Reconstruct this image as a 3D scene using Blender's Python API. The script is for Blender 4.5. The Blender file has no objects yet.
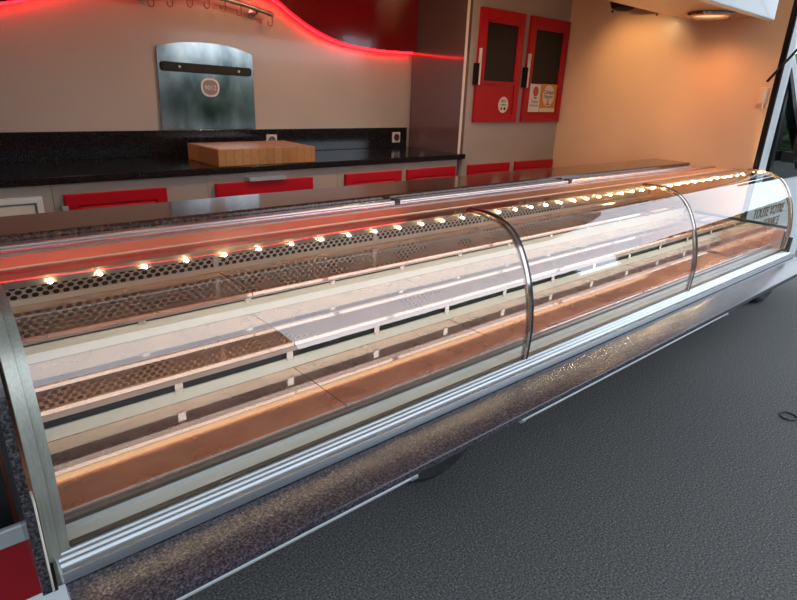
import bpy, bmesh, math, random
from mathutils import Vector, Matrix
random.seed(7)
S = bpy.context.scene
COL = S.collection

# ------------------------------------------------------------------ materials
def principled(name, color, rough=0.5, metal=0.0, spec=0.5, coat=0.0, emit=None, estr=0.0):
    m = bpy.data.materials.new(name); m.use_nodes = True
    b = m.node_tree.nodes['Principled BSDF']
    b.inputs['Base Color'].default_value = (*color, 1)
    b.inputs['Roughness'].default_value = rough
    b.inputs['Metallic'].default_value = metal
    b.inputs['Specular IOR Level'].default_value = spec
    b.inputs['Coat Weight'].default_value = coat
    b.inputs['Coat Roughness'].default_value = 0.03
    if emit:
        b.inputs['Emission Color'].default_value = (*emit, 1)
        b.inputs['Emission Strength'].default_value = estr
    return m

def nodes(m):
    nt = m.node_tree
    return nt, nt.nodes, nt.links, nt.nodes['Principled BSDF']

def coord(nt, scale=(1, 1, 1)):
    tc = nt.nodes.new('ShaderNodeTexCoord'); mp = nt.nodes.new('ShaderNodeMapping')
    mp.inputs['Scale'].default_value = scale
    nt.links.new(tc.outputs['Object'], mp.inputs['Vector'])
    return mp.outputs['Vector']

def noise_color(m, stops, scale, detail=3, mapscale=(1, 1, 1), bump=0.0, bdist=0.002, rough_amp=None):
    nt, N, L, b = nodes(m)
    v = coord(nt, mapscale)
    n = N.new('ShaderNodeTexNoise'); n.inputs['Scale'].default_value = scale; n.inputs['Detail'].default_value = detail
    L.new(v, n.inputs['Vector'])
    r = N.new('ShaderNodeValToRGB')
    els = r.color_ramp.elements
    els[0].position, els[0].color = stops[0][0], (*stops[0][1], 1)
    els[1].position, els[1].color = stops[-1][0], (*stops[-1][1], 1)
    for p, c in stops[1:-1]:
        e = els.new(p); e.color = (*c, 1)
    L.new(n.outputs['Fac'], r.inputs['Fac']); L.new(r.outputs['Color'], b.inputs['Base Color'])
    if bump:
        bp = N.new('ShaderNodeBump'); bp.inputs['Strength'].default_value = bump; bp.inputs['Distance'].default_value = bdist
        L.new(n.outputs['Fac'], bp.inputs['Height']); L.new(bp.outputs['Normal'], b.inputs['Normal'])
    if rough_amp:
        mr = N.new('ShaderNodeMapRange'); mr.inputs['To Min'].default_value = rough_amp[0]; mr.inputs['To Max'].default_value = rough_amp[1]
        L.new(n.outputs['Fac'], mr.inputs['Value']); L.new(mr.outputs['Result'], b.inputs['Roughness'])
    return m

M = {}
M['asphalt'] = noise_color(principled('asphalt', (.05, .05, .05), .85, spec=.25),
    [(.34, (.034, .034, .034)), (.5, (.088, .086, .083)), (.62, (.14, .137, .133)), (.74, (.30, .29, .285))], 130, 6, bump=.35, bdist=.006)
M['granite_dark'] = noise_color(principled('dark_speckled_granite', (.03, .03, .035), .16, spec=.6),
    [(.36, (.010, .010, .013)), (.5, (.032, .030, .034)), (.62, (.075, .068, .072)), (.75, (.16, .14, .14))], 190, 4)
M['granite_shelf'] = noise_color(principled('speckled_granite_slab', (.05, .045, .05), .22, spec=.42),
    [(.36, (.018, .016, .021)), (.5, (.047, .039, .050)), (.64, (.094, .078, .092)), (.78, (.19, .165, .18))], 210, 4)
M['granite_brown'] = noise_color(principled('polished_brown_granite', (.05, .03, .025), .12, spec=.8),
    [(.36, (.022, .010, .008)), (.5, (.06, .026, .018)), (.65, (.13, .06, .04)), (.78, (.2, .12, .1))], 170, 4)
M['worktop'] = noise_color(principled('black_granite', (.012, .012, .014), .12, spec=.5),
    [(.4, (.006, .006, .007)), (.6, (.016, .016, .018)), (.75, (.04, .035, .035))], 150, 3)
M['alu'] = noise_color(principled('brushed_aluminium', (.42, .45, .48), .34, .9),
    [(.3, (.42, .45, .48)), (.7, (.52, .56, .59))], 6, 3, (1, 60, 60))
M['alu_satin'] = principled('satin_aluminium', (.44, .47, .48), .42, .35)
M['sill'] = principled('grey_anodised_sill', (.42, .50, .56), .45, .15)
M['alu_green'] = noise_color(principled('anodised_greenish_aluminium', (.30, .33, .29), .38, .8),
    [(.3, (.44, .45, .39)), (.7, (.55, .56, .49))], 5, 3, (60, 60, 1))
M['alu_pink_reflection'] = principled('satin_aluminium_rail', (.82, .72, .70), .25, .9)  # aluminium rails; a pinkish reflection is put into the colour
def sheet_metal(name, c0, c1, rough, wav):
    m = principled(name, c0, rough, 1.0)
    nt, N, L, b = nodes(m)
    v = coord(nt, (1, 1, 1))
    n1 = N.new('ShaderNodeTexNoise'); n1.inputs['Scale'].default_value = 9; n1.inputs['Detail'].default_value = 6
    L.new(v, n1.inputs['Vector'])
    r = N.new('ShaderNodeValToRGB'); e = r.color_ramp.elements
    e[0].position, e[0].color = .33, (*c0, 1); e[1].position, e[1].color = .68, (*c1, 1)
    L.new(n1.outputs['Fac'], r.inputs['Fac']); L.new(r.outputs['Color'], b.inputs['Base Color'])
    if not wav: return m
    n3 = N.new('ShaderNodeTexNoise'); n3.inputs['Scale'].default_value = 60; n3.inputs['Detail'].default_value = 5
    L.new(v, n3.inputs['Vector'])
    mr = N.new('ShaderNodeMapRange'); mr.inputs['To Min'].default_value = rough * .5; mr.inputs['To Max'].default_value = rough * 1.6
    L.new(n3.outputs['Fac'], mr.inputs['Value']); L.new(mr.outputs['Result'], b.inputs['Roughness'])
    n2 = N.new('ShaderNodeTexNoise'); n2.inputs['Scale'].default_value = 3.0; n2.inputs['Detail'].default_value = 1
    L.new(v, n2.inputs['Vector'])
    bp = N.new('ShaderNodeBump'); bp.inputs['Strength'].default_value = wav; bp.inputs['Distance'].default_value = .02
    L.new(n2.outputs['Fac'], bp.inputs['Height']); L.new(bp.outputs['Normal'], b.inputs['Normal'])
    return m
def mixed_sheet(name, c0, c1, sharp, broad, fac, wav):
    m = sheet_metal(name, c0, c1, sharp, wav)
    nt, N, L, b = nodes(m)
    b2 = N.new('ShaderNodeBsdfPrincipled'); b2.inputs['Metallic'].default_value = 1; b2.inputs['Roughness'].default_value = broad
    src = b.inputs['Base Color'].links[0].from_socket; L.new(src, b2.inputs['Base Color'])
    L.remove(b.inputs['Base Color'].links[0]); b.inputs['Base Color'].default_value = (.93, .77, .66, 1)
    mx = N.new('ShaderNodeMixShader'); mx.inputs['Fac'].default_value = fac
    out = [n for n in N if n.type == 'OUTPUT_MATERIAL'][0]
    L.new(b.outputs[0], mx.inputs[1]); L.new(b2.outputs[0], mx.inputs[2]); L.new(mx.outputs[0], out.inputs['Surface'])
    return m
M['tray'] = mixed_sheet('steel_sheet_copper_reflection', (.72, .36, .27), (.94, .60, .49), .03, .45, .34, 0.0)  # stainless trays; warm copper reflections are put into the metal colour
M['copper_under'] = sheet_metal('copper_sheet', (.86, .50, .38), (.96, .64, .52), .40, .05)
M['orange_reflection'] = principled('steel_orange_reflection', (1.0, .52, .31), .30, .5)  # steel band; the orange reflection is painted in as metal colour
M['steel_brown'] = principled('brownish_polished_steel', (.50, .42, .38), .14, 1.0)
M['steel_top'] = principled('satin_brownish_steel', (.50, .43, .39), .34, 1.0)
M['steel'] = noise_color(principled('stainless_steel', (.62, .58, .54), .22, 1.0), [(.3, (.55, .51, .47)), (.7, (.72, .68, .63))], 5, 3, (1, 50, 50))
M['steel_lip'] = principled('satin_steel_lip', (.42, .34, .30), .30, 1.0)
M['cream'] = principled('cream_enamel', (.93, .89, .74), .35)
M['perf'] = principled('perforated_steel', (.70, .66, .58), .35, .6)
M['black'] = principled('matt_black', (.006, .006, .007), .6)
M['rubber'] = noise_color(principled('tyre_rubber', (.012, .012, .013), .75), [(.3, (.008, .008, .009)), (.7, (.02, .02, .022))], 30, 3)
M['blackgloss'] = principled('gloss_black', (.010, .009, .009), .12)
M['blackpane'] = principled('black_board_pane', (.012, .010, .009), .45, spec=.25)
M['red_gloss'] = principled('gloss_red_front', (.46, .003, .012), .38, spec=.3)
M['red_panel'] = principled('gloss_dark_red_fascia', (.17, .003, .006), .12, coat=.3)
M['red_paint'] = principled('red_paint', (.26, .004, .010), .35)
M['white_paint'] = principled('white_van_paint', (.70, .75, .77), .30, coat=.3)
M['white_satin'] = principled('white_satin', (.78, .78, .74), .4)
M['ivory_edge'] = principled('ivory_edge_strip', (.80, .72, .62), .4)
def wall_mat(name, c, rough=.2):
    m = principled(name, c, rough, coat=.2)
    return noise_color(m, [(.3, tuple(x * .94 for x in c)), (.7, tuple(min(1, x * 1.05) for x in c))], 2.2, 2)
M['wall_back'] = wall_mat('gloss_beige_wall', (.52, .45, .385), .16)
M['wall_right'] = wall_mat('beige_wall_amber_light', (.88, .53, .30), .30)  # beige wall with the amber lamplight mixed into its base colour
M['ceiling'] = wall_mat('beige_ceiling', (.52, .40, .32), .4)
M['unit'] = wall_mat('taupe_laminate', (.40, .345, .295), .22)
M['side'] = wall_mat('gloss_taupe_side', (.13, .075, .066), .10)
M['floor_in'] = principled('grey_vinyl', (.12, .11, .10), .5)
M['outlet'] = principled('socket_plastic', (.62, .60, .56), .35)
M['leddot'] = principled('warm_led', (1, .85, .6), .4, emit=(1.0, .72, .40), estr=2100)
M['tube'] = principled('warm_lamp_tube', (.9, .85, .7), .4, emit=(1.0, .74, .46), estr=1.1)
M['ledred'] = principled('red_led_tube', (1, .05, .05), .4, emit=(1.0, .004, .007), estr=18)
M['lampglow'] = principled('warm_lamp_lens', (1, .9, .7), .4, emit=(1.0, .62, .28), estr=.9)
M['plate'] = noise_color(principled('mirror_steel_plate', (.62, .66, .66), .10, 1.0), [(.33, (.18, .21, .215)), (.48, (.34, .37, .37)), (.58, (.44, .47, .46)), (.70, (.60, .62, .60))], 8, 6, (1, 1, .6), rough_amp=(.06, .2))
M['mauve'] = principled('mauve_enamel', (.34, .24, .26), .4)
M['paper_cream'] = principled('cream_paper', (.80, .70, .55), .6)
M['paper_white'] = principled('white_paper', (.80, .74, .66), .6)
M['orange_ink'] = principled('orange_ink', (.72, .28, .04), .5)
M['redorange_ink'] = principled('red_orange_ink', (.60, .10, .02), .5)
M['ink'] = principled('dark_ink', (.03, .02, .02), .6)
M['brown_ink'] = principled('brown_lettering', (.17, .07, .06), .5)
M['hook'] = principled('bronzed_hook', (.20, .12, .10), .35, .9)
M['railsteel'] = principled('hook_rail_steel', (.45, .38, .35), .3, .9)
M['lampdark'] = principled('plum_lamp_housing', (.022, .008, .011), .8, spec=.2)
M['carglass'] = principled('tinted_car_glass', (.012, .022, .018), .03, spec=.8)
M['leaf'] = noise_color(principled('hedge_leaves', (.05, .09, .03), .7), [(.35, (.012, .03, .008)), (.65, (.09, .14, .05))], 9, 6)
M['building_wall'] = noise_color(principled('grey_render', (.10, .10, .10), .8), [(.3, (.09, .085, .08)), (.7, (.13, .125, .12))], 4, 3)
M['seal'] = principled('black_rubber_seal', (.012, .014, .018), .4)
# butcher block: staves
def butcher():
    m = principled('butcher_block', (.5, .26, .1), .35)
    nt, N, L, b = nodes(m)
    v = coord(nt, (1, 1, 1))
    br = N.new('ShaderNodeTexBrick')
    br.inputs['Scale'].default_value = 1.0; br.inputs['Mortar Size'].default_value = .0012
    br.inputs['Brick Width'].default_value = .042; br.inputs['Row Height'].default_value = .2
    br.inputs['Color1'].default_value = (.56, .28, .095, 1); br.inputs['Color2'].default_value = (.40, .175, .05, 1); br.inputs['Mortar'].default_value = (.25, .10, .03, 1)
    mp = N.new('ShaderNodeMapping'); mp.inputs['Rotation'].default_value = (0, 0, 0)
    L.new(v, mp.inputs['Vector']); L.new(mp.outputs['Vector'], br.inputs['Vector'])
    n = N.new('ShaderNodeTexNoise'); n.inputs['Scale'].default_value = 50; n.inputs['Detail'].default_value = 4
    L.new(v, n.inputs['Vector'])
    mx = N.new('ShaderNodeMixRGB'); mx.blend_type = 'MULTIPLY'; mx.inputs['Fac'].default_value = .35
    L.new(br.outputs['Color'], mx.inputs['Color1']); L.new(n.outputs['Fac'], mx.inputs['Color2'])
    L.new(mx.outputs['Color'], b.inputs['Base Color'])
    return m
M['wood'] = butcher()
def glass(name, tint=(.975, .985, .98), ior=2.0):
    m = bpy.data.materials.new(name); m.use_nodes = True
    nt = m.node_tree; N = nt.nodes; L = nt.links; N.clear()
    out = N.new('ShaderNodeOutputMaterial'); mix = N.new('ShaderNodeMixShader')
    tr = N.new('ShaderNodeBsdfTransparent'); tr.inputs['Color'].default_value = (*tint, 1)
    gl = N.new('ShaderNodeBsdfGlossy'); gl.inputs['Roughness'].default_value = .0; gl.inputs['Color'].default_value = (1, 1, 1, 1)
    fr = N.new('ShaderNodeFresnel'); fr.inputs['IOR'].default_value = ior
    geo = N.new('ShaderNodeNewGeometry'); mu = N.new('ShaderNodeMath'); mu.operation = 'MULTIPLY'
    inv = N.new('ShaderNodeMath'); inv.operation = 'SUBTRACT'; inv.inputs[0].default_value = 1.0
    L.new(geo.outputs['Backfacing'], inv.inputs[1])
    L.new(fr.outputs['Fac'], mu.inputs[0]); L.new(inv.outputs[0], mu.inputs[1])
    L.new(mu.outputs[0], mix.inputs['Fac']); L.new(tr.outputs[0], mix.inputs[1]); L.new(gl.outputs[0], mix.inputs[2])
    L.new(mix.outputs[0], out.inputs['Surface'])
    return m
M['glass'] = glass('curved_clear_glass')

# ------------------------------------------------------------------ geometry helpers
def link(name, bm, mats, parent=None, smooth=None, bevel=0.0):
    me = bpy.data.meshes.new(name)
    bmesh.ops.recalc_face_normals(bm, faces=bm.faces)
    if bevel:
        bmesh.ops.bevel(bm, geom=[e for e in bm.edges if len(e.link_faces) == 2 and e.calc_face_angle(0) > .7], offset=bevel, segments=2, profile=.6, affect='EDGES')
    bm.to_mesh(me); bm.free()
    for k in (mats if isinstance(mats, (list, tuple)) else [mats]):
        me.materials.append(M[k])
    o = bpy.data.objects.new(name, me); COL.objects.link(o)
    if parent is not None: o.parent = parent
    if smooth is not None:
        for p in me.polygons: p.use_smooth = True
        try: me.set_sharp_from_angle(angle=smooth)
        except Exception: pass
    return o

def abox(bm, lo, hi, mi=0):
    vs = [bm.verts.new((x, y, z)) for x in (lo[0], hi[0]) for y in (lo[1], hi[1]) for z in (lo[2], hi[2])]
    for f in ((0, 1, 3, 2), (4, 6, 7, 5), (0, 4, 5, 1), (2, 3, 7, 6), (0, 2, 6, 4), (1, 5, 7, 3)):
        fc = bm.faces.new([vs[i] for i in f]); fc.material_index = mi

def box(name, lo, hi, mat, parent=None, bevel=0.0):
    bm = bmesh.new(); abox(bm, lo, hi); return link(name, bm, mat, parent, bevel=bevel)

def aprism(bm, prof, a, b, axis='x', mi=0):
    """closed 2-D outline extruded along an axis: x -> (y,z), y -> (x,z), z -> (x,y)"""
    def P(p, t):
        return {'x': (t, p[0], p[1]), 'y': (p[0], t, p[1]), 'z': (p[0], p[1], t)}[axis]
    A = [bm.verts.new(P(p, a)) for p in prof]; B = [bm.verts.new(P(p, b)) for p in prof]
    n = len(prof)
    for i in range(n):
        f = bm.faces.new((A[i], A[(i + 1) % n], B[(i + 1) % n], B[i])); f.material_index = mi
    f = bm.faces.new(A); f.material_index = mi
    f = bm.faces.new(B[::-1]); f.material_index = mi

def prism(name, prof, a, b, mat, parent=None, axis='x', smooth=None, bevel=0.0):
    bm = bmesh.new(); aprism(bm, prof, a, b, axis); return link(name, bm, mat, parent, smooth, bevel)

def atube(bm, pts, r, seg=10, mi=0, cap=True):
    pts = [Vector(p) for p in pts]; rings = []
    t0 = (pts[1] - pts[0]).normalized()
    up = Vector((0, 0, 1)) if abs(t0.z) < .9 else Vector((0, 1, 0))
    nrm = t0.cross(up).normalized()
    for i, p in enumerate(pts):
        t = (pts[min(i + 1, len(pts) - 1)] - pts[max(i - 1, 0)]).normalized()
        nrm = (nrm - t * nrm.dot(t)).normalized(); bn = t.cross(nrm)
        rr = r[i] if isinstance(r, (list, tuple)) else r
        rings.append([bm.verts.new(p + (nrm * math.cos(2 * math.pi * k / seg) + bn * math.sin(2 * math.pi * k / seg)) * rr) for k in range(seg)])
    for a, b in zip(rings, rings[1:]):
        for k in range(seg):
            f = bm.faces.new((a[k], a[(k + 1) % seg], b[(k + 1) % seg], b[k])); f.material_index = mi
    if cap:
        bm.faces.new(rings[0][::-1]).material_index = mi; bm.faces.new(rings[-1]).material_index = mi

def tube(name, pts, r, mat, parent=None, seg=10):
    bm = bmesh.new(); atube(bm, pts, r, seg); return link(name, bm, mat, parent, smooth=.9)

def alathe(bm, prof, seg=32, c=(0, 0, 0), axis='z', mi=0):
    """prof: (radius, height) open profile; ends closed when radius is 0"""
    rings = []
    for r, h in prof:
        ring = []
        for k in range(1 if r == 0 else seg):
            a = 2 * math.pi * k / seg
            u, v = r * math.cos(a), r * math.sin(a)
            p = {'z': (u, v, h), 'y': (u, h, v), 'x': (h, u, v)}[axis]
            ring.append(bm.verts.new((c[0] + p[0], c[1] + p[1], c[2] + p[2])))
        rings.append(ring)
    for a, b in zip(rings, rings[1:]):
        for k in range(seg):
            q = []
            for v in (a[k % len(a)], a[(k + 1) % len(a)], b[(k + 1) % len(b)], b[k % len(b)]):
                if v not in q: q.append(v)
            if len(q) > 2: bm.faces.new(q).material_index = mi

def smooth_curve(P, n=6):
    out = []
    for i in range(len(P) - 1):
        p0, p1, p2, p3 = P[max(i - 1, 0)], P[i], P[i + 1], P[min(i + 2, len(P) - 1)]
        for k in range(n):
            t = k / n
            out.append(tuple(.5 * (2 * p1[j] + (p2[j] - p0[j]) * t + (2 * p0[j] - 5 * p1[j] + 4 * p2[j] - p3[j]) * t * t + (3 * p1[j] - p0[j] - 3 * p2[j] + p3[j]) * t ** 3) for j in range(2)))
    out.append(tuple(P[-1])); return out

def offset(P, d):
    out = []
    for i, p in enumerate(P):
        a, b = P[max(i - 1, 0)], P[min(i + 1, len(P) - 1)]
        tx, ty = b[0] - a[0], b[1] - a[1]; l = math.hypot(tx, ty)
        out.append((p[0] - ty / l * d, p[1] + tx / l * d))
    return out

def strip(P, d0, d1):
    return offset(P, d0) + offset(P, d1)[::-1]

def text_into(bm, body, size, origin, mi, depth=.0008, sx=1.0, facing='-y', align='LEFT'):
    cu = bpy.data.curves.new('lettering', 'FONT'); cu.body = body; cu.size = size; cu.extrude = depth; cu.align_x = align
    cu.resolution_u = 3
    o = bpy.data.objects.new('lettering', cu); COL.objects.link(o)
    bpy.context.view_layer.update()
    me = bpy.data.meshes.new_from_object(o.evaluated_get(bpy.context.evaluated_depsgraph_get()))
    bpy.data.objects.remove(o, do_unlink=True); bpy.data.curves.remove(cu)
    n0 = len(bm.faces)
    base = len(bm.verts)
    vs = [bm.verts.new((origin[0] + v.co.x * sx, origin[1] - v.co.z, origin[2] + v.co.y)) for v in me.vertices]
    for p in me.polygons:
        try: bm.faces.new([vs[i] for i in p.vertices]).material_index = mi
        except ValueError: pass
    bpy.data.meshes.remove(me)

def thing(name, label, cat, loc=(0, 0, 0), group=None):
    o = bpy.data.objects.new(name, None); COL.objects.link(o); o.empty_display_size = .1
    o.location = loc; tag(o, label, cat, group); return o
def tag(o, label, cat, group=None):
    o['label'] = label; o['category'] = cat
    if group: o['group'] = group
    return o
def struct(o): o['kind'] = 'structure'; return o
def set_parent(o, p):       # keep world placement (things' empties carry only a location)
    o.parent = p; o.matrix_parent_inverse = Matrix.Translation(p.location).inverted()
def adopt(p):
    for o in list(COL.objects):
        if o.parent is p and o is not p: o.matrix_parent_inverse = Matrix.Translation(p.location).inverted()

# ------------------------------------------------------------------ setting
XW = 3.76
struct(box('asphalt_ground', (-30, -40, -.1), (60, 40, 0), 'asphalt'))
struct(box('floor', (-1.2, 1.26, .48), (XW, 3.14, .55), 'floor_in'))
struct(box('wall_back', (-1.2, 3.10, .55), (XW, 3.14, 2.46), 'wall_back'))
struct(box('wall_right', (XW, 1.224, .48), (XW + .04, 3.14, 2.46), 'wall_right'))
struct(box('wall_left', (-1.24, 1.26, .48), (-1.2, 3.14, 2.46), 'wall_back'))
struct(box('ceiling', (-1.24, 1.74, 2.42), (XW + .04, 3.14, 2.46), 'ceiling'))
bm = bmesh.new()
aprism(bm, [(1.232, 2.50), (1.232, 2.42), (1.36, 2.42), (1.36, 2.08), (1.75, 2.08), (1.75, 2.42), (1.735, 2.42), (1.735, 2.10), (1.375, 2.10), (1.375, 2.44), (1.25, 2.44), (1.25, 2.50)], -1.2, XW)
struct(link('ceiling_soffit', bm, 'wall_right'))

# ------------------------------------------------------------------ van body
van = thing('market_van', 'white market van with red side stripe, cab window at the right and open serving hatch', 'van', (3.0, 1.22, 0))
bm = bmesh.new(); abox(bm, (-1.24, 1.205, .36), (XW + .04, 1.25, .716))
link('side_panel', bm, 'white_paint', van, bevel=.004)
box('side_stripe', (-1.24, 1.199, .562), (XW + .04, 1.2055, .713), 'red_paint', van)
prism('opening_sill', [(1.19, .717), (1.19, .755), (1.193, .758), (1.203, .758), (1.203, .717)], -1.24, XW, 'alu_satin', van, bevel=.002)
# door jamb post: black seal, brown rib, white aluminium, outer edge
prism('jamb_seal', [(XW - .006, 1.202), (XW - .0005, 1.202), (XW - .0005, 1.2235), (XW - .006, 1.2235)], .765, 2.5, 'blackgloss', van, axis='z')
jamb = prism('door_jamb', [(XW + .02, 1.200), (XW + .04, 1.192), (XW + .052, 1.200), (XW + .072, 1.190), (XW + .112, 1.192), (XW + .112, 1.2235), (XW + .02, 1.2235)], .765, 2.5, 'white_paint', van, axis='z')
box('jamb_rib', (XW, 1.198, .765), (XW + .0195, 1.2235, 2.5), 'lampdark', van)
# fascia above the opening
prism('header_fascia', [(1.175, 2.016), (1.214, 2.016), (1.214, 2.42), (1.175, 2.42)], -1.24, 3.405, 'white_paint', van, bevel=.004)
# roof
box('roof', (-1.26, 1.17, 2.50), (XW + .08, 3.18, 2.55), 'white_paint', van, bevel=.01)
# hatch
prism('serving_hatch', [(1.15, 2.45), (-.16, 2.40), (-.16, 2.36), (1.15, 2.41)], -1.24, 3.80, 'white_paint', van, bevel=.004)
st = tube('gas_strut', [(3.735, 1.252, 1.745), (3.735, 1.04, 2.060)], .0070, 'blackgloss', van)
tube('strut_rod', [(3.735, 1.04, 2.060), (3.735, .82, 2.387)], .005, 'railsteel', st, 8)
# cab
def cab():
    prof = [(XW + .116, .40), (5.0, .40), (5.0, .62), (5.12, .82), (5.35, .93), (5.65, .93), (5.88, .82), (6.0, .62), (6.02, .40), (6.34, .40), (6.40, .52), (6.40, .80), (6.26, .97), (5.55, 1.12), (4.75, 1.20), (XW + .116, 1.20)]
    prism('cab_body', prof, 1.20, 3.15, 'white_paint', van, axis='y')
    pil = prism('windscreen_pillar', [(XW + .115, 1.83), (4.12, 1.64), (4.75, 1.20), (4.85, 1.20), (4.16, 1.70), (XW + .115, 1.90)], 1.195, 1.26, 'white_paint', van, axis='y')
    g = prism('cab_window', [(XW + .116, 1.24), (4.62, 1.22), (4.11, 1.61), (XW + .116, 1.79)], 1.215, 1.225, 'carglass', van, axis='y')
    bm = bmesh.new()
    aprism(bm, [(XW + .116, 1.19), (4.72, 1.19), (4.68, 1.235), (XW + .116, 1.245)], 1.19, 1.24, 'y')
    aprism(bm, [(3.99, 1.24), (4.035, 1.24), (3.975, 1.74), (3.935, 1.75)], 1.205, 1.23, 'y')
    aprism(bm, [(4.64, 1.20), (4.72, 1.20), (4.12, 1.635), (XW + .116, 1.825), (XW + .116, 1.785), (4.09, 1.60)], 1.19, 1.235, 'y')
    link('window_frame', bm, 'black', g)
    prism('windscreen', [(XW + .116, 1.845), (4.76, 1.2005), (4.79, 1.2005), (XW + .116, 1.868)], 1.262, 3.14, 'carglass', van, axis='y')
    mir = bmesh.new()
    aprism(mir, smooth_curve([(4.10, 1.34), (4.30, 1.32), (4.36, 1.40), (4.34, 1.58), (4.26, 1.64), (4.12, 1.60), (4.08, 1.46), (4.10, 1.34)], 4)[:-1], 1.06, 1.14, 'y')
    abox(mir, (4.12, 1.13, 1.30), (4.22, 1.20, 1.36))
    link('wing_mirror', mir, 'black', van, smooth=.6)
    bm = bmesh.new()
    text_into(bm, 'TOUTE VOTRE', .088, (3.885, 1.197, .962), 0, .001, .92)
    link('side_lettering', bm, 'brown_ink', van); bm = bmesh.new()
    text_into(bm, 'SERVICE', .088, (4.10, 1.197, .880), 0, .001, .92)
    link('side_lettering', bm, 'brown_ink', van)
cab()
def wheel(x):
    bm = bmesh.new()
    alathe(bm, [(.20, .10), (.235, .115), (.30, .115), (.325, .10), (.335, .07), (.335, -.07), (.325, -.10), (.30, -.115), (.20, -.10)], 40, (x, 1.56, .335), 'y')
    w = link('wheel_tyre', bm, 'rubber', van, smooth=.6)
    bm = bmesh.new()
    alathe(bm, [(0, -.05), (.06, -.055), (.07, -.04), (.16, -.05), (.195, -.09), (.205, -.09), (.205, .08), (0, .08)], 32, (x, 1.56, .335), 'y')
    link('wheel_rim', bm, 'alu_satin', w, smooth=.5)
wheel(1.545); wheel(5.50)
box('added_interior_shade_panel', (-1.19, 1.30, .551), (.03, 1.32, 1.258), 'black', van)  # added black panel standing for the shaded interior left of the counter
adopt(van)

# small control box by the post
cb = thing('control_box', 'small beige switch box on the orange-lit wall beside the door post', 'switch', (3.74, 1.30, 1.60))
bm = bmesh.new(); abox(bm, (3.715, 1.236, 1.630), (3.759, 1.272, 1.715)); link('box_cover', bm, 'wall_right', cb, bevel=.004)
bm = bmesh.new(); abox(bm, (3.710, 1.236, 1.604), (3.759, 1.272, 1.629)); link('box_base', bm, 'copper_under', cb, bevel=.003)
adopt(cb)
for i, (y, z, nm) in enumerate(((2.28, 2.165, 'nearer the dark lamp'), (1.97, 2.128, 'nearer the soffit edge'))):
    bm = bmesh.new(); alathe(bm, [(0, -.008), (.007, -.008), (.009, -.003), (.009, 0), (0, 0)], 12, (XW - .0005, y, z), 'x')
    tag(link('wall_screw', bm, 'hook'), 'small dark screw head high on the orange-lit wall, ' + nm, 'screw', 'screws on the orange-lit wall')

# ------------------------------------------------------------------ display counter
X0, X1 = .062, 3.715
dc = thing('display_counter', 'long glass fronted refrigerated display counter with empty copper-reflecting steel trays, jutting from the van', 'display counter', (1.9, 1.35, .55))
GP = smooth_curve([(.948, .842), (.944, .90), (.943, .965), (.952, 1.035), (.968, 1.10), (.992, 1.158), (1.022, 1.208), (1.060, 1.244), (1.108, 1.264), (1.165, 1.272), (1.232, 1.272)], 4)
for a, b in ((.088, 1.348), (1.369, 2.484), (2.505, X1 - .012)):
    prism('curved_glass', strip(GP, 0, -.006), a, b, 'glass', dc, smooth=.6)
for x in (1.348, 2.484):
    d = prism('glass_divider', strip(GP, .003, -.010), x, x + .014, 'steel_brown', dc, smooth=.6)
    prism('divider_seal', strip(GP, .004, -.011), x + .014, x + .021, 'seal', d, smooth=.6)
# left end trim, in two steps
tr = prism('end_trim', strip(GP, .006, -.018), .056, .074, 'alu_green', dc, smooth=.6)
prism('trim_lip', strip(GP, .003, -.012), .0745, .089, 'alu_green', tr, smooth=.6)
prism('end_trim', strip(GP, .004, -.016), X1 - .012, X1 + .004, 'steel_brown', dc, smooth=.6)
# end glass on the right with its black bottom bar
prism('end_glass', [(p[0] + .012, p[1] - .004) for p in GP if p[1] > .99] + [(1.232, .99), (.965, .99)], X1 - .009, X1 - .004, 'glass', dc)
box('end_glass_bar', (X1 - .014, .958, .9745), (X1 + .002, 1.47, .9885), 'seal', dc)
# left end glass (clear) behind the trim
# granite end panels
def end_panel(x, nm):
    prof = [(p[0] + .010, p[1] - .002) for p in GP[:-1]] + [(1.48, 1.262), (1.48, .79), (.96, .79)]
    e = prism(nm, prof, x, x + .0145, 'granite_dark', dc)
    b = box('end_block', (x, .925, .795), (x + .0145, .957, .985), 'granite_dark', e, bevel=.0015)
    box('edge_band', (x + .0147, .927, .795), (x + .0180, .958, .983), 'ivory_edge', e)
end_panel(.036, 'end_panel')
bm = bmesh.new(); aprism(bm, [(.958, .79), (.958, .955), (1.48, .955), (1.48, .79)], X1 + .006, X1 + .0205)
e = link('end_panel', bm, 'granite_dark', dc)
box('end_block', (X1 + .006, .925, .795), (X1 + .0205, .957, .93), 'granite_dark', e, bevel=.0015)
# front rail extrusion
rail = [(.952, .8495)]
for k in range(1, 25):
    t = k / 24; rail.append((.950 - .040 * t, .8490 + .0026 * math.sin(t * math.pi * 6) - .004 * t * t))
rail += [(.908, .838), (.903, .838), (.900, .846), (.895, .8465), (.8935, .8425), (.8935, .828), (.896, .8265), (.952, .8265)]
prism('front_rail', rail, X0 + .006, X1, 'alu', dc, smooth=.5)
box('end_filler', (.0535, .955, .768), (.0610, 1.19, .85), 'seal', dc)
box('rail_end_cap', (.0645, .8975, .8275), (.0675, .9500, .8460), 'alu_satin', dc)
prism('glass_seal', [(.9525, .838), (.9525, .8515), (.966, .8515), (.966, .838)], .088, X1, 'seal', dc)
prism('inner_sill', [(.967, .838), (.967, .8495), (1.004, .8505), (1.010, .8535), (1.011, .838)], .089, X1 - .012, 'sill', dc, smooth=.4)
prism('drain_channel', [(1.0115, .800), (1.0115, .838), (1.014, .842), (1.018, .842), (1.019, .856), (1.0255, .860), (1.0255, .800)], .089, X1 - .012, 'steel_lip', dc)
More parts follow.
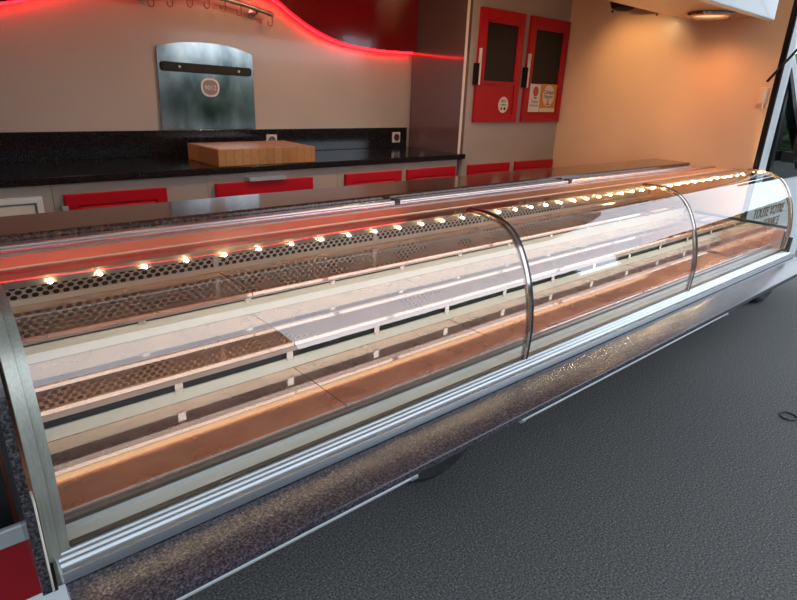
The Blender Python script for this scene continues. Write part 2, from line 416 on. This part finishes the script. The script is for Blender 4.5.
# lower carcass
prism('carcass', [(.966, .765), (.966, .8255), (1.0255, .8255), (1.0255, .840), (1.775, .840), (1.775, .555), (1.30, .555), (1.30, .765)], X0, X1, 'steel', dc)
box('back_panel', (1.772, .0, 0), (1.772, 0, 0), 'steel', dc) if False else None
box('back_panel', (X0, 1.7755, .555), (X1, 1.790, 1.258), 'unit', dc)
# trays
SEAMS = [.090, .733, 1.360, 1.987, 2.585, 3.20, X1 - .016]
TIERS = ((1.0265, 1.285, .870), (1.2755, 1.531, .954), (1.5205, 1.767, 1.028))
for t, (y0, y1, z) in enumerate(TIERS):
    for a, b in zip(SEAMS, SEAMS[1:]):
        dz = random.uniform(-.0005, .0005)
        prism('tray', [(y0, z - .0125), (y0, z - .002), (y0 + .002, z), (y1, z + dz), (y1, z - .0125)], a + .0014, b - .0014, 'tray', dc)
# risers, recesses, lips and clips
for k, (yr, z0, z1, zl0, zl1, yl) in enumerate(((1.2855, .8705, .9015, .9265, .9405, 1.275), (1.5315, .9545, 1.0, 1.0100, 1.0150, 1.520))):
    prism('riser', [(yr, z0), (yr, z1), (yr + .004, z1), (yr + .004, z0)], .090, X1 - .016, 'cream', dc)
    prism('riser_recess', [(yr + .0045, z0), (yr + .0045, zl1 - .001), (yr + .030, zl1 - .001), (yr + .030, z0)], .090, X1 - .016, 'black', dc)
    prism('shelf_lip', [(yl, zl0), (yl, zl1), (yr + .02, zl1), (yr + .02, zl1 - .004), (yl + .004, zl1 - .004), (yl + .004, zl0)], .090, X1 - .016, 'steel_lip', dc)
    for j in range(11):
        x = .40 + .3115 * j
        bm = bmesh.new(); abox(bm, (x, yr - .0035, z1 - .004), (x + .020, yr - .0005, zl0 - .0005)); abox(bm, (x + .004, yr - .005, z1 - .003), (x + .016, yr - .0035, z1 + .006))
        link('shelf_clip', bm, 'steel', dc)
prism('riser', [(1.7675, 1.0285), (1.7675, 1.046), (1.7715, 1.046), (1.7715, 1.0285)], .090, X1 - .016, 'cream', dc)
# perforated back plate: hexagonal holes in staggered rows
def perforated():
    bm = bmesh.new(); px, pz = .0255, .0132; rows = 13; z0 = 1.0465; xa, xb = .092, X1 - .018
    n = int((xb - xa) / px)
    y = 1.7675
    for r in range(rows):
        zc = z0 + pz * (r + .5)
        off = (r % 2) * px / 2
        for i in range(n - 1):
            xc = xa + px * (i + .5) + off
            o = [(-px / 2, 0), (-px / 4, pz / 2), (px / 4, pz / 2), (px / 2, 0), (px / 4, -pz / 2), (-px / 4, -pz / 2)]
            full = [(-px / 2, 0), (-px / 2, pz / 2), (px / 2, pz / 2), (px / 2, 0), (px / 2, -pz / 2), (-px / 2, -pz / 2)]
            h = [(-.0096, 0), (-.0052, .0062), (.0052, .0062), (.0096, 0), (.0052, -.0062), (-.0052, -.0062)]
            O = [bm.verts.new((xc + a, y, zc + b)) for a, b in full]; H = [bm.verts.new((xc + a, y, zc + b)) for a, b in h]
            B = [bm.verts.new((xc + a, y + .0015, zc + b)) for a, b in h]
            for k in range(6):
                bm.faces.new((O[k], O[(k + 1) % 6], H[(k + 1) % 6], H[k]))
                bm.faces.new((H[k], H[(k + 1) % 6], B[(k + 1) % 6], B[k]))
    return link('perforated_plate', bm, 'perf', dc)
perforated()
box('vent_backing', (.090, 1.7725, 1.0285), (X1 - .016, 1.7745, 1.225), 'black', dc)
for x in (.727, 1.40, 2.05, 2.70, 3.35):
    box('plate_joint', (x - .009, 1.7645, 1.0465), (x + .009, 1.7670, 1.218), 'perf', dc)
# side linings
box('side_lining', (.0895, 1.03, .842), (.0898, 1.77, .985), 'steel', dc) if False else None
box('side_lining', (X1 - .0155, .9665, .852), (X1 - .0125, 1.77, .972), 'tray', dc)  # steel end lining; its orange reflection sits in the tray colour
# top: underside sheet, LED strip, rails and bands
box('canopy_underside', (X0 + .028, 1.252, 1.2385), (X1 - .016, 1.772, 1.2420), 'copper_under', dc)
box('lamp_rail', (X0 + .03, 1.681, 1.2310), (X1 - .02, 1.701, 1.2380), 'tube', dc)
led = prism('led_strip', [(1.222, 1.246), (1.222, 1.2645), (1.2505, 1.2645), (1.2505, 1.246)], X0 + .028, X1 - .016, 'steel_top', dc)
led_bm = bmesh.new(); bmesh.ops.create_icosphere(led_bm, subdivisions=1, radius=.0022)
led0 = None
for k in range(41):
    x = .1715 + .0886 * (k - 0)
    if x > X1 - .03: break
    if led0 is None:
        led0 = link('led', led_bm, 'leddot', led); o = led0
    else:
        o = led0.copy(); COL.objects.link(o); o.parent = led
    o.location = (x, 1.2195, 1.2485)
prism('top_steel_band', [(1.2510, 1.258), (1.2510, 1.2640), (1.293, 1.2655), (1.293, 1.258)], X0, X1, 'steel_top', dc)
prism('top_reflection_band', [(1.2935, 1.258), (1.2935, 1.2685), (1.299, 1.2685), (1.300, 1.2660), (1.383, 1.2665), (1.383, 1.258)], X0, X1, 'orange_reflection', dc)
prism('top_channel', [(1.3835, 1.250), (1.3835, 1.2600), (1.4090, 1.2600), (1.4090, 1.250)], X0, X1, 'steel_brown', dc)
prism('top_rail', [(1.4095, 1.252), (1.4095, 1.2665), (1.412, 1.2685), (1.440, 1.2685), (1.4425, 1.2665), (1.4425, 1.252)], X0, X1, 'alu_pink_reflection', dc)
prism('top_rail', [(1.447, 1.252), (1.447, 1.2735), (1.450, 1.2755), (1.478, 1.2755), (1.481, 1.2735), (1.481, 1.252)], X0, 3.525, 'alu_pink_reflection', dc)
box('top_base', (X0, 1.252, 1.2425), (X1, 1.775, 1.2495), 'steel', dc)
for x in (1.230, 2.238):
    bm = bmesh.new(); abox(bm, (x, 1.4445, 1.252), (x + .02, 1.4465, 1.2775)); abox(bm, (x, 1.4445, 1.2762), (x + .02, 1.474, 1.2790))
    link('rail_clamp', bm, 'seal', dc)
adopt(dc)
for o in COL.objects:
    if o.parent and o.parent is not dc and o.parent.parent is dc and o.name.startswith('led'): pass

# granite ledge on the seller's side and customer shelf
ld = prism('granite_ledge', [(1.485, 1.2595), (1.485, 1.284), (1.490, 1.2895), (1.700, 1.2895), (1.704, 1.286), (1.704, 1.2595)], -.9, 3.53, 'granite_brown', None, bevel=0)
tag(ld, 'long polished brown granite ledge along the back of the display counter', 'ledge')
shelf_prof = [(.900, .8255), (.776, .8255), (.772, .8245), (.7702, .8215), (.770, .813), (.7705, .807), (.773, .804), (.776, .803), (.900, .803)]
for a, b, nm in ((.068, 2.243, 'longer speckled granite slab of the customer shelf, nearer end at lower left'), (2.2445, X1 + .02, 'shorter speckled granite slab of the customer shelf, far right end past the joint')):
    s = thing('granite_shelf', nm, 'shelf', ((a + b) / 2, .84, .803), 'granite slabs of the customer shelf')
    prism('slab', shelf_prof, a, b, 'granite_shelf', s, smooth=.5)
    prism('edge_trim', [(.7770, .8005), (.7770, .8028), (.900, .8028), (.900, .8005)], a, b, 'alu_satin', s)
    adopt(s)
for a, b, nm in ((.10, .742, 'left white rod under the granite shelf edge, ending above the rear wheel'), (1.150, 2.497, 'white rod under the granite shelf edge, right of the rear wheel')):
    r = thing('support_rod', nm, 'rod', (a, .785, .790), 'rods under the customer shelf')
    tube('rod', [(a, .7805, .7945), (b, .7805, .7945)], .0048, 'alu_satin', r)
    bm = bmesh.new(); atube(bm, [(b - .002, .7805, .7945), (b + .014, .7805, .7945)], .0078, 10); link('end_knob', bm, 'alu', r, smooth=.6)
    bm = bmesh.new(); atube(bm, [(a + .002, .7805, .7945), (a - .014, .7805, .7945)], .0078, 10); link('end_knob', bm, 'alu', r, smooth=.6)
    adopt(r)

# ------------------------------------------------------------------ kitchen units behind
YF = 2.60
wt = tag(prism('worktop', [(2.575, 1.226), (2.572, 1.230), (2.572, 1.252), (2.575, 1.256), (3.099, 1.256), (3.099, 1.226)], -1.19, 2.765, 'worktop'), 'long black granite worktop along the back wall, carrying the wooden chopping block', 'worktop')
tag(box('backsplash', (-1.19, 3.078, 1.2565), (2.70, 3.099, 1.386), 'worktop', bevel=.002), 'low black granite upstand at the back of the worktop below the beige wall', 'backsplash')

def handle_v(x, z0, z1, parent, y=None):
    y = YF if y is None else y
    bm = bmesh.new()
    abox(bm, (x - .012, y - .034, z0), (x - .004, y - .0005, z1))
    abox(bm, (x - .012, y - .036, z0), (x + .010, y - .034, z1))
    return link('handle', bm, 'alu_satin', parent, bevel=.001)
def panel_door(name, x0, x1, z0, z1, parent, mat='red_gloss', inset=.045, proud=.022):
    """framed door: raised outer frame with a recessed groove and field"""
    y = YF - proud
    bm = bmesh.new()
    def ring(r0, y0, r1, y1):
        A = [(x0 + r0, z0 + r0), (x1 - r0, z0 + r0), (x1 - r0, z1 - r0), (x0 + r0, z1 - r0)]
        B = [(x0 + r1, z0 + r1), (x1 - r1, z0 + r1), (x1 - r1, z1 - r1), (x0 + r1, z1 - r1)]
        return A, B
    loops = []
    for r, yy in ((0, YF - .001), (0, y + .003), (.003, y), (inset, y), (inset + .004, y + .006), (inset + .010, y + .006), (inset + .020, y + .001)):
        loops.append([bm.verts.new((a, yy, b)) for a, b in ((x0 + r, z0 + r), (x1 - r, z0 + r), (x1 - r, z1 - r), (x0 + r, z1 - r))])
    for A, B in zip(loops, loops[1:]):
        for k in range(4): bm.faces.new((A[k], A[(k + 1) % 4], B[(k + 1) % 4], B[k]))
    bm.faces.new(loops[-1]); bm.faces.new(loops[0][::-1])
    return link(name, bm, mat, parent)

def base_unit(x0, x1, label, dx0, dx1, style):
    u = thing('base_cabinet', label, 'cabinet', ((x0 + x1) / 2, 2.85, .55), 'base cabinets under the worktop')
    box('body', (x0 + .0008, YF + .0002, .555), (x1 - .0008, 3.076, 1.2255), 'unit', u)
    if style == 'white':
        d = bmesh.new()
        zf0, zf1 = .62, 1.181
        abox(d, (dx0, YF - .02, zf1 - .022), (dx1, YF, zf1)); abox(d, (dx0, YF - .02, zf0), (dx0 + .022, YF, zf1 - .022)); abox(d, (dx1 - .022, YF - .02, zf0), (dx1, YF, zf1 - .022))
        d = link('door_frame', d, 'white_satin', u, bevel=.002); d['label'] = 'white door frame'
        p = box('door_panel', (dx0 + .026, YF - .012, zf0), (dx1 - .030, YF - .001, zf1 - .030), 'paper_cream', d, bevel=.002)
    elif style == 'drawer':
        d = box('drawer', (dx0, YF - .022, .98), (dx1, YF - .001, 1.181), 'red_gloss', u, bevel=.003); d['label'] = 'plain red drawer front'
        bm = bmesh.new(); abox(bm, (1.255, YF - .040, 1.1835), (1.455, YF - .001, 1.1995)); abox(bm, (1.30, YF - .042, 1.1995), (1.44, YF - .030, 1.204))
        link('handle', bm, 'alu_satin', d, bevel=.001)
        panel_door('door', dx0, dx1, .60, .972, u)
    else:
        d = panel_door('door', dx0, dx1, .60, 1.181, u)
        handle_v(dx0 - .002, .95, 1.140 if dx0 < 1 else 1.118, d)
    adopt(u)
base_unit(-1.19, .425, 'base cabinet at the far left with a white framed cream door', -.28, .386, 'white')
base_unit(.425, 1.06, 'base cabinet with red door, right beside the white framed cream door', .460, .865, 'door')
base_unit(1.06, 1.79, 'base cabinet with a wide plain red front below the wooden chopping block', 1.092, 1.622, 'drawer')
base_unit(1.79, 2.262, 'base cabinet with a narrow red door just right of the chopping block', 1.834, 2.238, 'door')
base_unit(2.262, 2.72, 'base cabinet with a red door at the right end of the worktop', 2.286, 2.695, 'door')

tc = thing('tall_cabinet', 'tall taupe cabinet with two glazed red doors, right of the black worktop', 'cabinet', (3.24, 2.85, .55))
bm = bmesh.new(); abox(bm, (2.768, YF, .555), (XW - .001, 3.098, 1.20)); abox(bm, (2.768, YF, 1.20), (XW - .001, 3.098, 2.415)); link('body', bm, 'unit', tc)
box('side_panel', (2.722, YF + .004, 1.2565), (2.7675, 3.0775, 2.415), 'side', tc)['label'] = 'glossy dark taupe side panel'
box('edge_strip', (2.7205, YF - .004, 1.2565), (2.7360, YF + .0035, 2.415), 'ivory_edge', tc)['label'] = 'ivory edge strip'
def glazed_door(x0, x1):
    z0, z1, w = 1.450, 2.115, .050
    zg = 1.690; y = YF - .024
    bm = bmesh.new()
    abox(bm, (x0, y, z0), (x0 + w, YF - .001, z1)); abox(bm, (x1 - w, y, z0), (x1, YF - .001, z1))
    abox(bm, (x0 + w, y, z1 - w - .01), (x1 - w, YF - .001, z1)); abox(bm, (x0 + w, y, z0), (x1 - w, YF - .001, z0 + .045))
    abox(bm, (x0 + w, y + .008, z0 + .045), (x1 - w, YF - .001, zg - .006)); abox(bm, (x0 + w, y + .001, zg - .006), (x1 - w, YF - .001, zg + .012))
    # glazing bead
    for lo, hi in (((x0 + w, y + .002, zg + .012), (x0 + w + .012, YF - .001, z1 - w - .01)), ((x1 - w - .012, y + .002, zg + .012), (x1 - w, YF - .001, z1 - w - .01)), ((x0 + w, y + .002, z1 - w - .026), (x1 - w, YF - .001, z1 - w - .01))):
        abox(bm, lo, hi)
    d = link('glazed_door', bm, 'red_gloss', tc, bevel=.0015)
    box('glass_pane', (x0 + w + .0125, y + .010, zg + .0125), (x1 - w - .0125, YF - .002, z1 - w - .0265), 'blackpane', d)['label'] = 'black glass pane'
    bm = bmesh.new(); abox(bm, (x0 - .020, y + .004, 1.675), (x0 - .0008, YF - .0005, 1.80), 1); abox(bm, (x0 - .004, y - .020, 1.675), (x0 + .0035, y - .0005, 1.885)); abox(bm, (x0 - .012, y - .012, 1.675), (x0 - .0045, y + .0035, 1.80), 1); link('handle', bm, ['ivory_edge', 'lampdark'], d)['label'] = 'narrow aluminium grip'
    return d
d1 = glazed_door(2.826, 3.246); d2 = glazed_door(3.309, 3.740)
for x0, x1 in ((2.817, 3.235), (3.302, 3.740)):
    d = panel_door('door', x0, x1, .60, 1.182, tc); handle_v(x0 - .002, .95, 1.118, d)
def disc(bm, c, rx, rz, y0, y1, mi, seg=32):
    aprism(bm, [(c[0] + rx * math.cos(2 * math.pi * k / seg), c[1] + rz * math.sin(2 * math.pi * k / seg)) for k in range(seg)], y0, y1, 'y', mi)
ys = YF - .016
bm = bmesh.new(); disc(bm, (3.105, 1.560), .050, .050, ys - .0012, ys + .0002, 0)
text_into(bm, 'BIO', .026, (3.105, ys - .0012, 1.575), 1, .0006, 1.2, align='CENTER')
disc(bm, (3.105, 1.560), .030, .003, ys - .0018, ys - .0010, 1); disc(bm, (3.088, 1.536), .009, .009, ys - .0018, ys - .0010, 1); disc(bm, (3.120, 1.536), .010, .010, ys - .0018, ys - .0010, 1)
link('sticker', bm, ['paper_cream', 'ink'], d1)['label'] = 'round cream sticker'
yd = YF - .024
bm = bmesh.new(); abox(bm, (3.362, yd - .0012, 1.518), (3.484, yd - .0002, 1.700), 0)
disc(bm, (3.428, 1.653), .030, .033, yd - .0020, yd - .0010, 1); disc(bm, (3.428, 1.611), .020, .0045, yd - .0020, yd - .0010, 2)
text_into(bm, 'Ticket', .030, (3.424, yd - .0012, 1.577), 2, .0006, 1.0, align='CENTER'); text_into(bm, 'Restaurant', .022, (3.424, yd - .0012, 1.555), 2, .0006, .95, align='CENTER')
link('sticker', bm, ['paper_white', 'redorange_ink', 'ink'], d2)['label'] = 'white card sticker with a red oval'
bm = bmesh.new(); abox(bm, (3.488, yd - .0014, 1.518), (3.668, yd - .0002, 1.704), 0); abox(bm, (3.490, yd - .0018, 1.520), (3.666, yd - .0012, 1.545), 1)
disc(bm, (3.578, 1.628), .066, .070, yd - .0020, yd - .0012, 1)
text_into(bm, 'Chèque', .038, (3.578, yd - .0020, 1.640), 2, .0006, 1.0, align='CENTER'); text_into(bm, 'Déjeuner', .030, (3.578, yd - .0020, 1.612), 2, .0006, .95, align='CENTER')
abox(bm, (3.572, yd - .0028, 1.568), (3.584, yd - .0020, 1.606), 3); abox(bm, (3.556, yd - .0028, 1.566), (3.600, yd - .0020, 1.574), 3)
link('sticker', bm, ['orange_ink', 'paper_cream', 'ink', 'redorange_ink'], d2)['label'] = 'orange sticker with a cream oval'
adopt(tc)

# wavy red fascia with red LED tube
fas = thing('wall_fascia', 'glossy dark red wave edged wall panel with red light tube, above the worktop', 'wall panel', (1.5, 3.06, 1.9))
wave = smooth_curve([(-1.19, 2.02), (-.7, 1.95), (-.2, 1.88), (.20, 1.872), (.44, 1.902), (.60, 1.955), (.95, 2.06), (1.30, 2.115), (1.55, 2.10), (1.71, 2.05), (1.80, 2.00), (1.915, 1.943), (2.05, 1.896), (2.20, 1.868), (2.42, 1.858), (2.715, 1.862)], 6)
prism('wave_panel', wave + [(2.715, 2.415), (-1.19, 2.415)], 3.035, 3.062, 'red_panel', fas, axis='y')
tube('light_tube', [(x, 3.068, z - .004) for x, z in wave], .0065, 'ledred', fas, 8)
adopt(fas)

# hook rail and hooks
hr = thing('hook_rail', 'curved steel hook rail at the top of the back wall below the red panel', 'rail', (1.3, 3.02, 2.0))
rl = smooth_curve([(.90, 1.985), (1.03, 2.005), (1.2, 2.022), (1.33, 2.026), (1.45, 2.014), (1.55, 1.999), (1.662, 1.976)], 6)
tube('rail_bar', [(x, 3.02, z) for x, z in rl], .011, 'railsteel', hr)
for x, z in ((1.02, 2.004), (1.575, 1.994)):
    bm = bmesh.new(); atube(bm, [(x, 3.024, z), (x, 3.04, z - .016), (x, 3.088, z - .018)], .008, 10); alathe(bm, [(0, 3.099), (.02, 3.099), (.02, 3.090), (0, 3.088)], 18, (x, 0, z - .018), 'y'); link('bracket', bm, 'railsteel', hr, smooth=.6)
adopt(hr)
hook0 = None
words = ['leftmost', 'second', 'third', 'fourth', 'fifth', 'sixth', 'last']
for k, x in enumerate((1.028, 1.117, 1.214, 1.300, 1.383, 1.468, 1.645)):
    z = min(rl, key=lambda p: abs(p[0] - x))[1]
    lab = ('leftmost small bronze hook on the curved rail' if k == 0 else 'small bronze hook hanging at the right tip of the curved rail' if k == 6 else words[k] + ' small bronze hook from the left on the curved rail')
    if hook0 is None:
        pts = [(.012 * math.sin(a), 0, .0148 * math.cos(a)) for a in [math.radians(t) for t in range(-140, 91, 23)]]
        pts += [(.0125, 0, -.03)] + [(-.001 + .0135 * math.cos(a), 0, -.042 - .016 * math.sin(a)) for a in [math.radians(t) for t in range(0, 181, 20)]] + [(-.0145, 0, -.032)]
        hook0 = tube('meat_hook', pts, .0026, 'hook', None, 8); o = hook0
    else:
        o = hook0.copy(); COL.objects.link(o)
    o.location = (x, 3.02, z); tag(o, lab, 'hook', 'hooks on the rail')

# leaning steel plate with knife bar
pl = thing('steel_plate', 'shiny steel plate with a black knife bar and round emblem, leaning on the beige wall', 'plate', (1.3, 3.08, 1.387))
outl = [(1.043, 1.388), (1.562, 1.388), (1.562, 1.775)] + smooth_curve([(1.562, 1.775), (1.44, 1.806), (1.30, 1.815), (1.16, 1.806), (1.053, 1.785)], 5)[1:]
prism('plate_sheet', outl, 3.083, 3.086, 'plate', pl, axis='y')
bar = [(1.072, 1.672), (1.066, 1.682), (1.066, 1.706), (1.074, 1.716), (1.535, 1.706), (1.544, 1.696), (1.544, 1.674), (1.536, 1.664)]
kb = prism('knife_bar', bar, 3.064, 3.0826, 'black', pl, axis='y', bevel=.002)
bm = bmesh.new()
for x, z in ((1.152, 1.694), (1.470, 1.686)): alathe(bm, [(0, 3.0612), (.006, 3.0618), (.007, 3.0638), (0, 3.0638)], 14, (x, 0, z), 'y')
link('bar_screws', bm, 'alu', kb)
bm = bmesh.new()
sq = []
for k in range(40):
    a = 2 * math.pi * k / 40; c, s = math.cos(a), math.sin(a)
    sq.append((1.312 + .050 * abs(c) ** .8 * (1 if c > 0 else -1) * (1 + .05 * s), 1.600 + .046 * abs(s) ** .8 * (1 if s > 0 else -1)))
aprism(bm, sq, 3.0810, 3.0828, 'y', 0)
aprism(bm, [(1.312 + (x - 1.312) * .80, 1.600 + (z - 1.600) * .80) for x, z in sq], 3.0800, 3.0809, 'y', 1)
text_into(bm, '9012', .034, (1.312, 3.0800, 1.588), 0, .0005, .95, align='CENTER')
link('emblem', bm, ['white_satin', 'mauve'], pl)['label'] = 'round mauve emblem with pale ring'
adopt(pl)

# chopping block
cbd = thing('chopping_block', 'thick wooden butcher block on the black worktop', 'chopping board', (1.36, 2.75, 1.2565))
bm = bmesh.new(); aprism(bm, [(1.118, 2.592), (1.640, 2.585), (1.652, 2.93), (1.105, 2.93)], 1.2565, 1.336, 'z')
o = link('block', bm, 'wood', cbd, bevel=.004); adopt(cbd)

# sockets
for x, lab in ((1.655, 'pale wall socket on the black upstand, half hidden behind the chopping block'), (2.600, 'grey wall socket on the black upstand at the right corner of the worktop')):
    t = thing('wall_socket', lab, 'socket', (x, 3.07, 1.325), 'sockets on the black upstand')
    bm = bmesh.new(); abox(bm, (x - .034, 3.069, 1.289), (x + .034, 3.0775, 1.357)); link('cover_plate', bm, 'outlet', t, bevel=.003)
    bm = bmesh.new(); alathe(bm, [(.024, 3.0688), (.024, 3.0670), (.019, 3.0670), (.018, 3.0686)], 24, (x, 0, 1.323), 'y'); disc(bm, (x, 1.323), .018, .018, 3.0678, 3.0689, 0)
    link('socket_well', bm, 'steel_brown', t, smooth=.5)
    adopt(t)

# ceiling lights
dl = thing('ceiling_light', 'round recessed ceiling light with a dark ring above the orange-lit wall', 'ceiling light', (3.50, 1.53, 2.07))
bm = bmesh.new(); alathe(bm, [(.098, .0095), (.115, .0095), (.122, .004), (.118, -.006), (.104, -.012), (.092, -.006), (.092, .0095)], 40, (3.50, 1.53, 2.0700)); link('ring', bm, 'steel_brown', dl, smooth=.6)
bm = bmesh.new(); alathe(bm, [(0, -.004), (.06, -.003), (.091, .002), (.091, .008), (0, .008)], 40, (3.50, 1.53, 2.0700)); link('lens', bm, 'lampglow', dl, smooth=.6)
adopt(dl)
dk = thing('wall_spotlight', 'dark plum spotlight at the top of the orange-lit wall near the tall cabinet', 'lamp', (3.47, 2.05, 2.42))
bm = bmesh.new(); alathe(bm, [(0, 2.150), (.035, 2.148), (.066, 2.160), (.078, 2.19), (.076, 2.27), (.05, 2.33), (.018, 2.345), (.016, 2.440), (0, 2.440)], 28, (3.49, 2.05, -.022)); link('housing', bm, 'lampdark', dk, smooth=.7)
adopt(dk)

# rubber ring on the asphalt
bm = bmesh.new(); c = (3.475, .648)
atube(bm, [(c[0] + .046 * math.cos(a), c[1] + .040 * math.sin(a), .0045) for a in [2 * math.pi * k / 28 for k in range(29)]], .0045, 8, cap=False)
tag(link('rubber_ring', bm, 'rubber', None, smooth=.8), 'small black rubber ring lying on the asphalt at the right', 'ring')

# hedges: one beyond the cab (green past the windscreen pillar), one across the yard (mirrored low in the right glass)
rnd = random.Random(3)
def hedge(cx, cy, sx, sy, h, label, cuts):
    bm = bmesh.new(); bmesh.ops.create_cube(bm, size=1.0)
    for v in bm.verts: v.co = Vector((v.co.x * sx + cx, v.co.y * sy + cy, (v.co.z + .5) * h))
    bmesh.ops.subdivide_edges(bm, edges=bm.edges, cuts=cuts, use_grid_fill=True)
    for v in bm.verts: v.co += Vector((rnd.uniform(-.2, .2), rnd.uniform(-.2, .2), rnd.uniform(-.15, .15) if v.co.z > .3 else 0))
    bmesh.ops.subdivide_edges(bm, edges=bm.edges, cuts=1, use_grid_fill=True)
    for v in bm.verts: v.co += Vector((rnd.uniform(-.07, .07), rnd.uniform(-.07, .07), rnd.uniform(-.06, .06) if v.co.z > .3 else 0))
    tag(link('hedge', bm, 'leaf'), label, 'hedge')
hedge(17, 7.5, 3, 7, 2.6, 'dark green hedge far beyond the van cab', 20)
hedge(13, -13, 15, 2, 2.3, 'low hedge across the yard, mirrored in the right part of the curved glass', 30)
hedge(25, -6.5, 2, 11, 3.6, 'low hedge at the yard end, mirrored in the far right glass pane', 26)

# ------------------------------------------------------------------ lights
def light(kind, name, loc, energy, color, size=.1, rot=(0, 0, 0), **kw):
    l = bpy.data.lights.new(name, kind); l.energy = energy; l.color = color
    if kind == 'AREA':
        l.shape = kw.get('shape', 'DISK'); l.size = size
        if 'size_y' in kw: l.size_y = kw['size_y']
    else: l.shadow_soft_size = size
    if kind == 'SPOT': l.spot_size = kw.get('cone', 2.4); l.spot_blend = .9
    o = bpy.data.objects.new(name, l); COL.objects.link(o); o.location = loc; o.rotation_euler = rot; return o
light('SPOT', 'downlight_lamp', (3.50, 1.53, 2.050), 10, (1, .50, .22), .05, cone=2.7)
light('SPOT', 'spotlight_lamp', (3.30, 2.06, 2.120), 8, (1, .68, .32), 0, rot=(0, math.radians(-54), 0), cone=1.62)
light('AREA', 'ceiling_lamp', (1.95, 1.86, 2.415), 11, (1, .74, .50), .16)
light('AREA', 'ceiling_lamp', (.75, 1.86, 2.415), 2.5, (1, .74, .50), .16)

# building across the yard, seen mirrored in the left part of the curved glass
struct(box('building', (-6.5, -12, 0), (5.2, -8, 5.4), 'building_wall'))

w = bpy.data.worlds.new('overcast'); S.world = w; w.use_nodes = True
nt = w.node_tree; N = nt.nodes; L = nt.links
bg = N['Background']
tcn = N.new('ShaderNodeTexCoord'); sp = N.new('ShaderNodeSeparateXYZ'); L.new(tcn.outputs['Generated'], sp.inputs[0])
cr = N.new('ShaderNodeValToRGB'); e = cr.color_ramp.elements
e[0].position, e[0].color = .0, (.92, 1.05, 1.22, 1); e[1].position, e[1].color = .75, (.54, .60, .66, 1)
L.new(sp.outputs['Z'], cr.inputs['Fac']); L.new(cr.outputs['Color'], bg.inputs['Color'])
bg.inputs['Strength'].default_value = 3.0

# ------------------------------------------------------------------ camera
R = [[0.762100101410826, -0.19663594918796792, 0.6168774099580528], [-0.646379341916736, -0.28607159969980833, 0.7073590221298376], [0.03737889475220121, -0.9378151967909987, -0.3451166105752726]]
right = Vector((R[0][0], R[1][0], R[2][0])); down = Vector((R[0][1], R[1][1], R[2][1])); fwd = Vector((R[0][2], R[1][2], R[2][2]))
cam = bpy.data.cameras.new('camera'); cam.sensor_width = 36; cam.lens = 36 * 567.825 / 797; cam.clip_start = .02; cam.clip_end = 200
co = bpy.data.objects.new('camera', cam); COL.objects.link(co)
mat = Matrix((( right.x, -down.x, -fwd.x, 0), (right.y, -down.y, -fwd.y, 0), (right.z, -down.z, -fwd.z, 1.62), (0, 0, 0, 1)))
co.matrix_world = mat
S.camera = co
vs = S.view_settings
vs.view_transform = 'Standard'; vs.look = 'None'; vs.gamma = 1; vs.use_curve_mapping = False; vs.exposure = 0.0
try:
    S.cycles.transparent_max_bounces = 24; S.cycles.max_bounces = 12; S.cycles.glossy_bounces = 8
except Exception: pass
